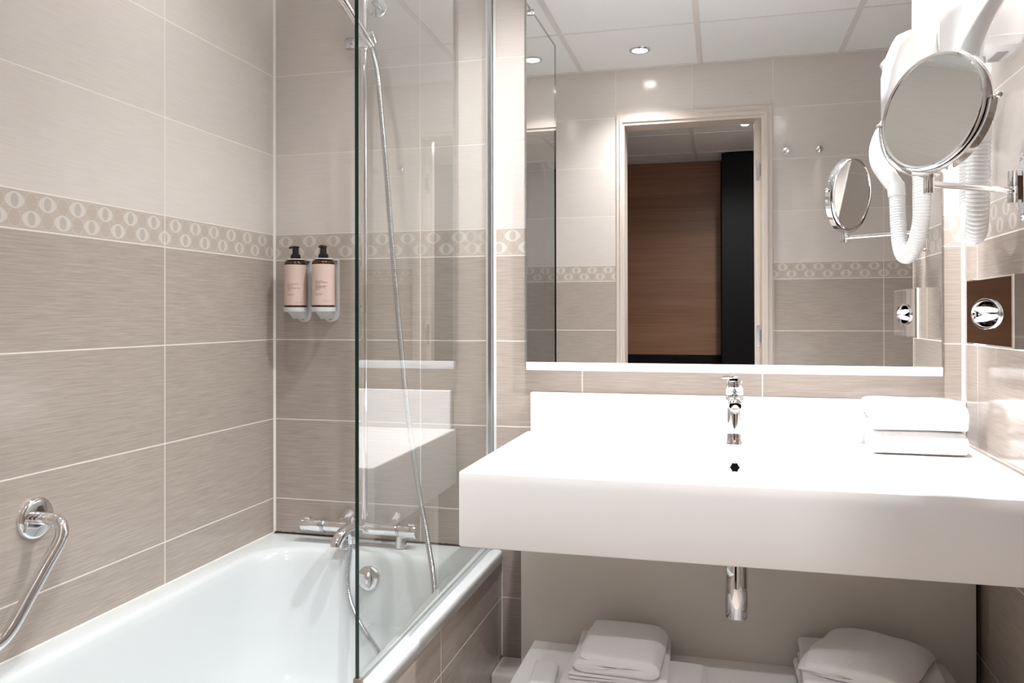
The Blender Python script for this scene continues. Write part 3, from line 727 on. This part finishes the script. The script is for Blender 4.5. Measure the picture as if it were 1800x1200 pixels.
for s in (-1, 1):
    bm = cyl(mc+e1*s*(MR+0.006), mc+e1*s*(YR+0.006), 0.003, 14)
    lathe(mc+e1*s*(YR+0.004), e1*s, [(0, 0.002), (0.001, 0.0058), (0.005, 0.0066), (0.009, 0.0055), (0.011, 0.002)], 20, bm)
    obj('pivot_knob', bm, CHROME, mm, auto=50)
yb = mc-e2*(YR+0.001)
jx = V(yb.x, yb.y, 1.44)
bm = cyl((jx.x, jx.y, 1.4455), (jx.x, jx.y, yb.z-0.001), 0.0085, 24, 0.0005)
cyl((jx.x, jx.y, 1.4085), (jx.x, jx.y, 1.4445), 0.0098, 24, 0.001, bm); obj('arm_joint', bm, CHROME, mm, auto=40)
WP = V(1.979, -0.432, 1.4375)
az = 1.4275
arm = catmull([V(jx.x, jx.y, az), V(jx.x+0.06, jx.y+0.042, az), V(jx.x+0.12, jx.y+0.085, az), V(WP.x-0.018, WP.y-0.022, az), V(WP.x, WP.y, az)], 8)
obj('arm', tube(arm, 0.0066, 16), CHROME, mm, smooth=True)
bm = cyl((WP.x, WP.y, 1.4035), (WP.x, WP.y, 1.4375), 0.0098, 24, 0.001); cyl((WP.x, WP.y, 1.4385), (WP.x, WP.y, 1.4705), 0.0090, 24, 0.001, bm)
box(WP.x, 1.992, WP.y-0.004, WP.y+0.004, 1.41, 1.46, bm=bm)
obj('wall_pivot', bm, CHROME, mm, auto=40)
pr = []
for a in [PI*i/12 for i in range(13)]: pr.append((0.0145*math.cos(a), 0.056+0.0145*math.sin(a)))
for a in [PI+PI*i/12 for i in range(13)]: pr.append((0.0145*math.cos(a), -0.056+0.0145*math.sin(a)))
bm = bmesh.new(); rings(bm, [[V(x, -0.440+q*s, 1.436+w*s2) for q, w in pr] for x, s, s2 in ((2.0, 1, 1), (1.994, 1, 1), (1.992, 0.9, 0.97))])
for z in (1.493, 1.379): lathe((1.993, -0.440, z), (-1, 0, 0), [(0, 0.006), (0.002, 0.0055), (0.0035, 0.003), (0.0035, 0.0005)], 16, bm)
obj('wall_plate', bm, CHROME, mm, auto=40)

# ------------------------------------------------------------------ hair dryer
hdry = thing('hair_dryer', 'white wall mounted hair dryer with ribbed hose beside the wall mirror', 'hair dryer', (2.0, -0.36, 1.73))
bm = bmesh.new(); loops = []
for z, ix, iy, r in ((1.7355, 0.028, 0.01, 0.02), (1.7385, 0.012, 0.004, 0.024), (1.75, 0.0, 0.0, 0.026), (1.90, 0.0, 0.0, 0.028), (1.96, 0.012, 0.003, 0.03), (2.00, 0.028, 0.008, 0.034), (2.012, 0.05, 0.02, 0.034)):
    x0, x1, y0, y1 = 1.869+ix, 1.9998, -0.440+iy, -0.292-iy
    loops.append([V(min(p.x, 1.9998), p.y, p.z) for p in rrect(x0, 2.04, y0, y1, min(r, (y1-y0)/2-0.002), z, 8, 4)])
rings(bm, loops); hsg = obj('housing', bm, PLASTIC, hdry, auto=50)
bm = box(1.967, 1.989, -0.380, -0.312, 1.7347, 1.7358); obj('rating_plate', bm, mat('grey_sticker', srgb(150, 148, 146), 0.4), hsg)
obj('socket_plug', cyl((1.945, -0.350, 1.7355), (1.945, -0.350, 1.722), 0.006, 16, 0.001), PLASTIC, hsg, auto=40)
obj('seam', box(1.8925, 1.9995, -0.4405, -0.4397, 1.752, 1.7535), PLASTIC_M, hsg)
hpth = catmull([(1.975, -0.522, 1.866), (1.934, -0.520, 1.822), (1.904, -0.512, 1.776), (1.880, -0.497, 1.715), (1.876, -0.478, 1.655), (1.893, -0.452, 1.608), (1.914, -0.437, 1.570)], 8)
nn = len(hpth); hr = [0.0150+0.014*min(1, i/26) if i < 30 else 0.029-0.0035*(i-30)/(nn-30) for i in range(nn)]
obj('handle', tube(hpth, hr, 32), PLASTIC, hdry, auto=50)
bm = lathe((1.994, -0.520, 1.868), V(-0.6, -0.1, 0.75), [(-0.006, 0.016), (0, 0.022), (0.03, 0.034), (0.09, 0.036), (0.12, 0.028), (0.125, 0.001)], 32)
bmesh.ops.translate(bm, verts=bm.verts, vec=(-0.012, 0, 0.03))
obj('blower_head', bm, PLASTIC, hdry, auto=50)
bm = cyl((1.93, -0.436, 1.80), (1.940, -0.516, 1.826), 0.011, 20, 0.002); obj('holder_hook', bm, PLASTIC, hdry, auto=50)
hpts = [(1.914, -0.438, 1.582), (1.917, -0.428, 1.52), (1.918, -0.420, 1.45), (1.920, -0.405, 1.385), (1.925, -0.370, 1.350), (1.934, -0.320, 1.356), (1.943, -0.275, 1.40),
        (1.948, -0.250, 1.48), (1.946, -0.260, 1.58), (1.940, -0.300, 1.68), (1.937, -0.325, 1.738)]
obj('air_hose', hose_tube(hpts, 0.0235, 0.0082, 0.10, 28), PLASTIC, hdry, smooth=True)
obj('hose_cuff', cyl((1.914, -0.4375, 1.578), (1.9165, -0.430, 1.535), 0.0262, 32, 0.002, r1=0.0250), PLASTIC, hdry, auto=40)

# ------------------------------------------------------------------ tissue dispenser
STEEL = mat('polished_steel', (0.80, 0.79, 0.78, 1), 0.04, 1.0)
td = thing('tissue_dispenser', 'polished steel tissue box fixed to the tiles right of the mirror', 'tissue dispenser', (2.0, -0.41, 1.105))
X0, Y0, Y1, Z0, Z1 = 1.9335, -0.574, -0.272, 1.1045, 1.2505
oy, oz, orr = -0.4165, 1.1730, 0.0330
bm = bmesh.new()
# front face with a round opening: ring of quads between opening and rounded rectangle
def yz(r, n, d): return None
n = 56
def rr_yz(i0, x):
    pts = []
    for k in range(n):
        a = 2*PI*k/n; c, s = math.cos(a), math.sin(a)
        hy0, hy1, hz0, hz1 = oy-(Y0+i0), (Y1-i0)-oy, oz-(Z0+i0), (Z1-i0)-oz
        ty = (hy1 if c > 0 else hy0)/max(abs(c), 1e-6); tz = (hz1 if s > 0 else hz0)/max(abs(s), 1e-6)
        t = min(ty, tz); pts.append(V(x, oy+c*t, oz+s*t))
    return pts
# snap nearest samples onto the true corners
def snap(pts, i0):
    for cy in (Y0+i0, Y1-i0):
        for cz in (Z0+i0, Z1-i0):
            q = min(pts, key=lambda p: (p.y-cy)**2+(p.z-cz)**2); q.y = cy; q.z = cz
    return pts
OW = 2.6
def cir(r, x):
    rz = r-0.0025; ry = rz+0.064
    return [V(x, oy+ry*math.cos(2*PI*k/n), oz+rz*math.sin(2*PI*k/n)) for k in range(n)]
rings(bm, [snap(rr_yz(0, 2.0), 0), snap(rr_yz(0, X0+0.004), 0), snap(rr_yz(0.0015, X0+0.0012), 0.0015), snap(rr_yz(0.004, X0), 0.004), cir(orr, X0), cir(orr-0.0015, X0+0.002), cir(orr-0.002, X0+0.03)])
obj('steel_case', bm, STEEL, td)
bm = bmesh.new(); rings(bm, [cir(orr+0.002, X0-0.0002), cir(orr+0.0025, X0-0.003), cir(orr-0.001, X0-0.0045), cir(orr-0.004, X0-0.001), cir(orr-0.004, X0+0.01)], cap0=False, cap1=False)
obj('opening_ring', bm, CHROME, td, smooth=True)
def petal(zc, tilt, w, hgt, seed):
    bm = bmesh.new(); loops = []
    for i in range(13):
        u = i/12*2-1; e = math.sqrt(max(0, 1-u*u)); y = oy+u*w
        pr_ = []
        for j in range(14):
            a = 2*PI*j/14
            pr_.append(V(X0+0.003-0.006*e+0.006*math.cos(a)*max(e, 0.05), y, oz+zc+tilt*u+hgt*max(e, 0.04)*math.sin(a)+0.0015*noise.noise(V(u*4, j, seed))))
        loops.append(pr_)
    return rings(bm, loops)
tis = tag(obj('paper_tissue', petal(0.009, 0.002, 0.086, 0.0062, 1.0), mat('tissue_paper', srgb(246, 244, 243), 0.8), smooth=True), 'white paper tissue puffing out of the steel tissue box opening', 'tissue')
obj('tissue_fold', petal(-0.009, -0.005, 0.084, 0.0070, 4.0), bpy.data.materials['tissue_paper'], tis, smooth=True)
obj('tissue_fold', petal(0.001, 0.010, 0.060, 0.0040, 9.0), bpy.data.materials['tissue_paper'], tis, smooth=True)

# ------------------------------------------------------------------ coat hooks on the rear wall
for x, lb in ((1.6945, 'round chrome coat hook nearer the door frame, seen in the mirror'), (1.8493, 'round chrome coat hook farther from the door frame, seen in the mirror')):
    bm = lathe((x, -L, 1.973), (0, 1, 0), [(0, 0.012), (0.003, 0.012), (0.004, 0.007), (0.022, 0.007), (0.026, 0.015), (0.033, 0.0165), (0.036, 0.014), (0.037, 0.001)], 28)
    tag(obj('coat_hook', bm, CHROME, auto=40), lb, 'coat hook', 'coat hooks on the rear wall')
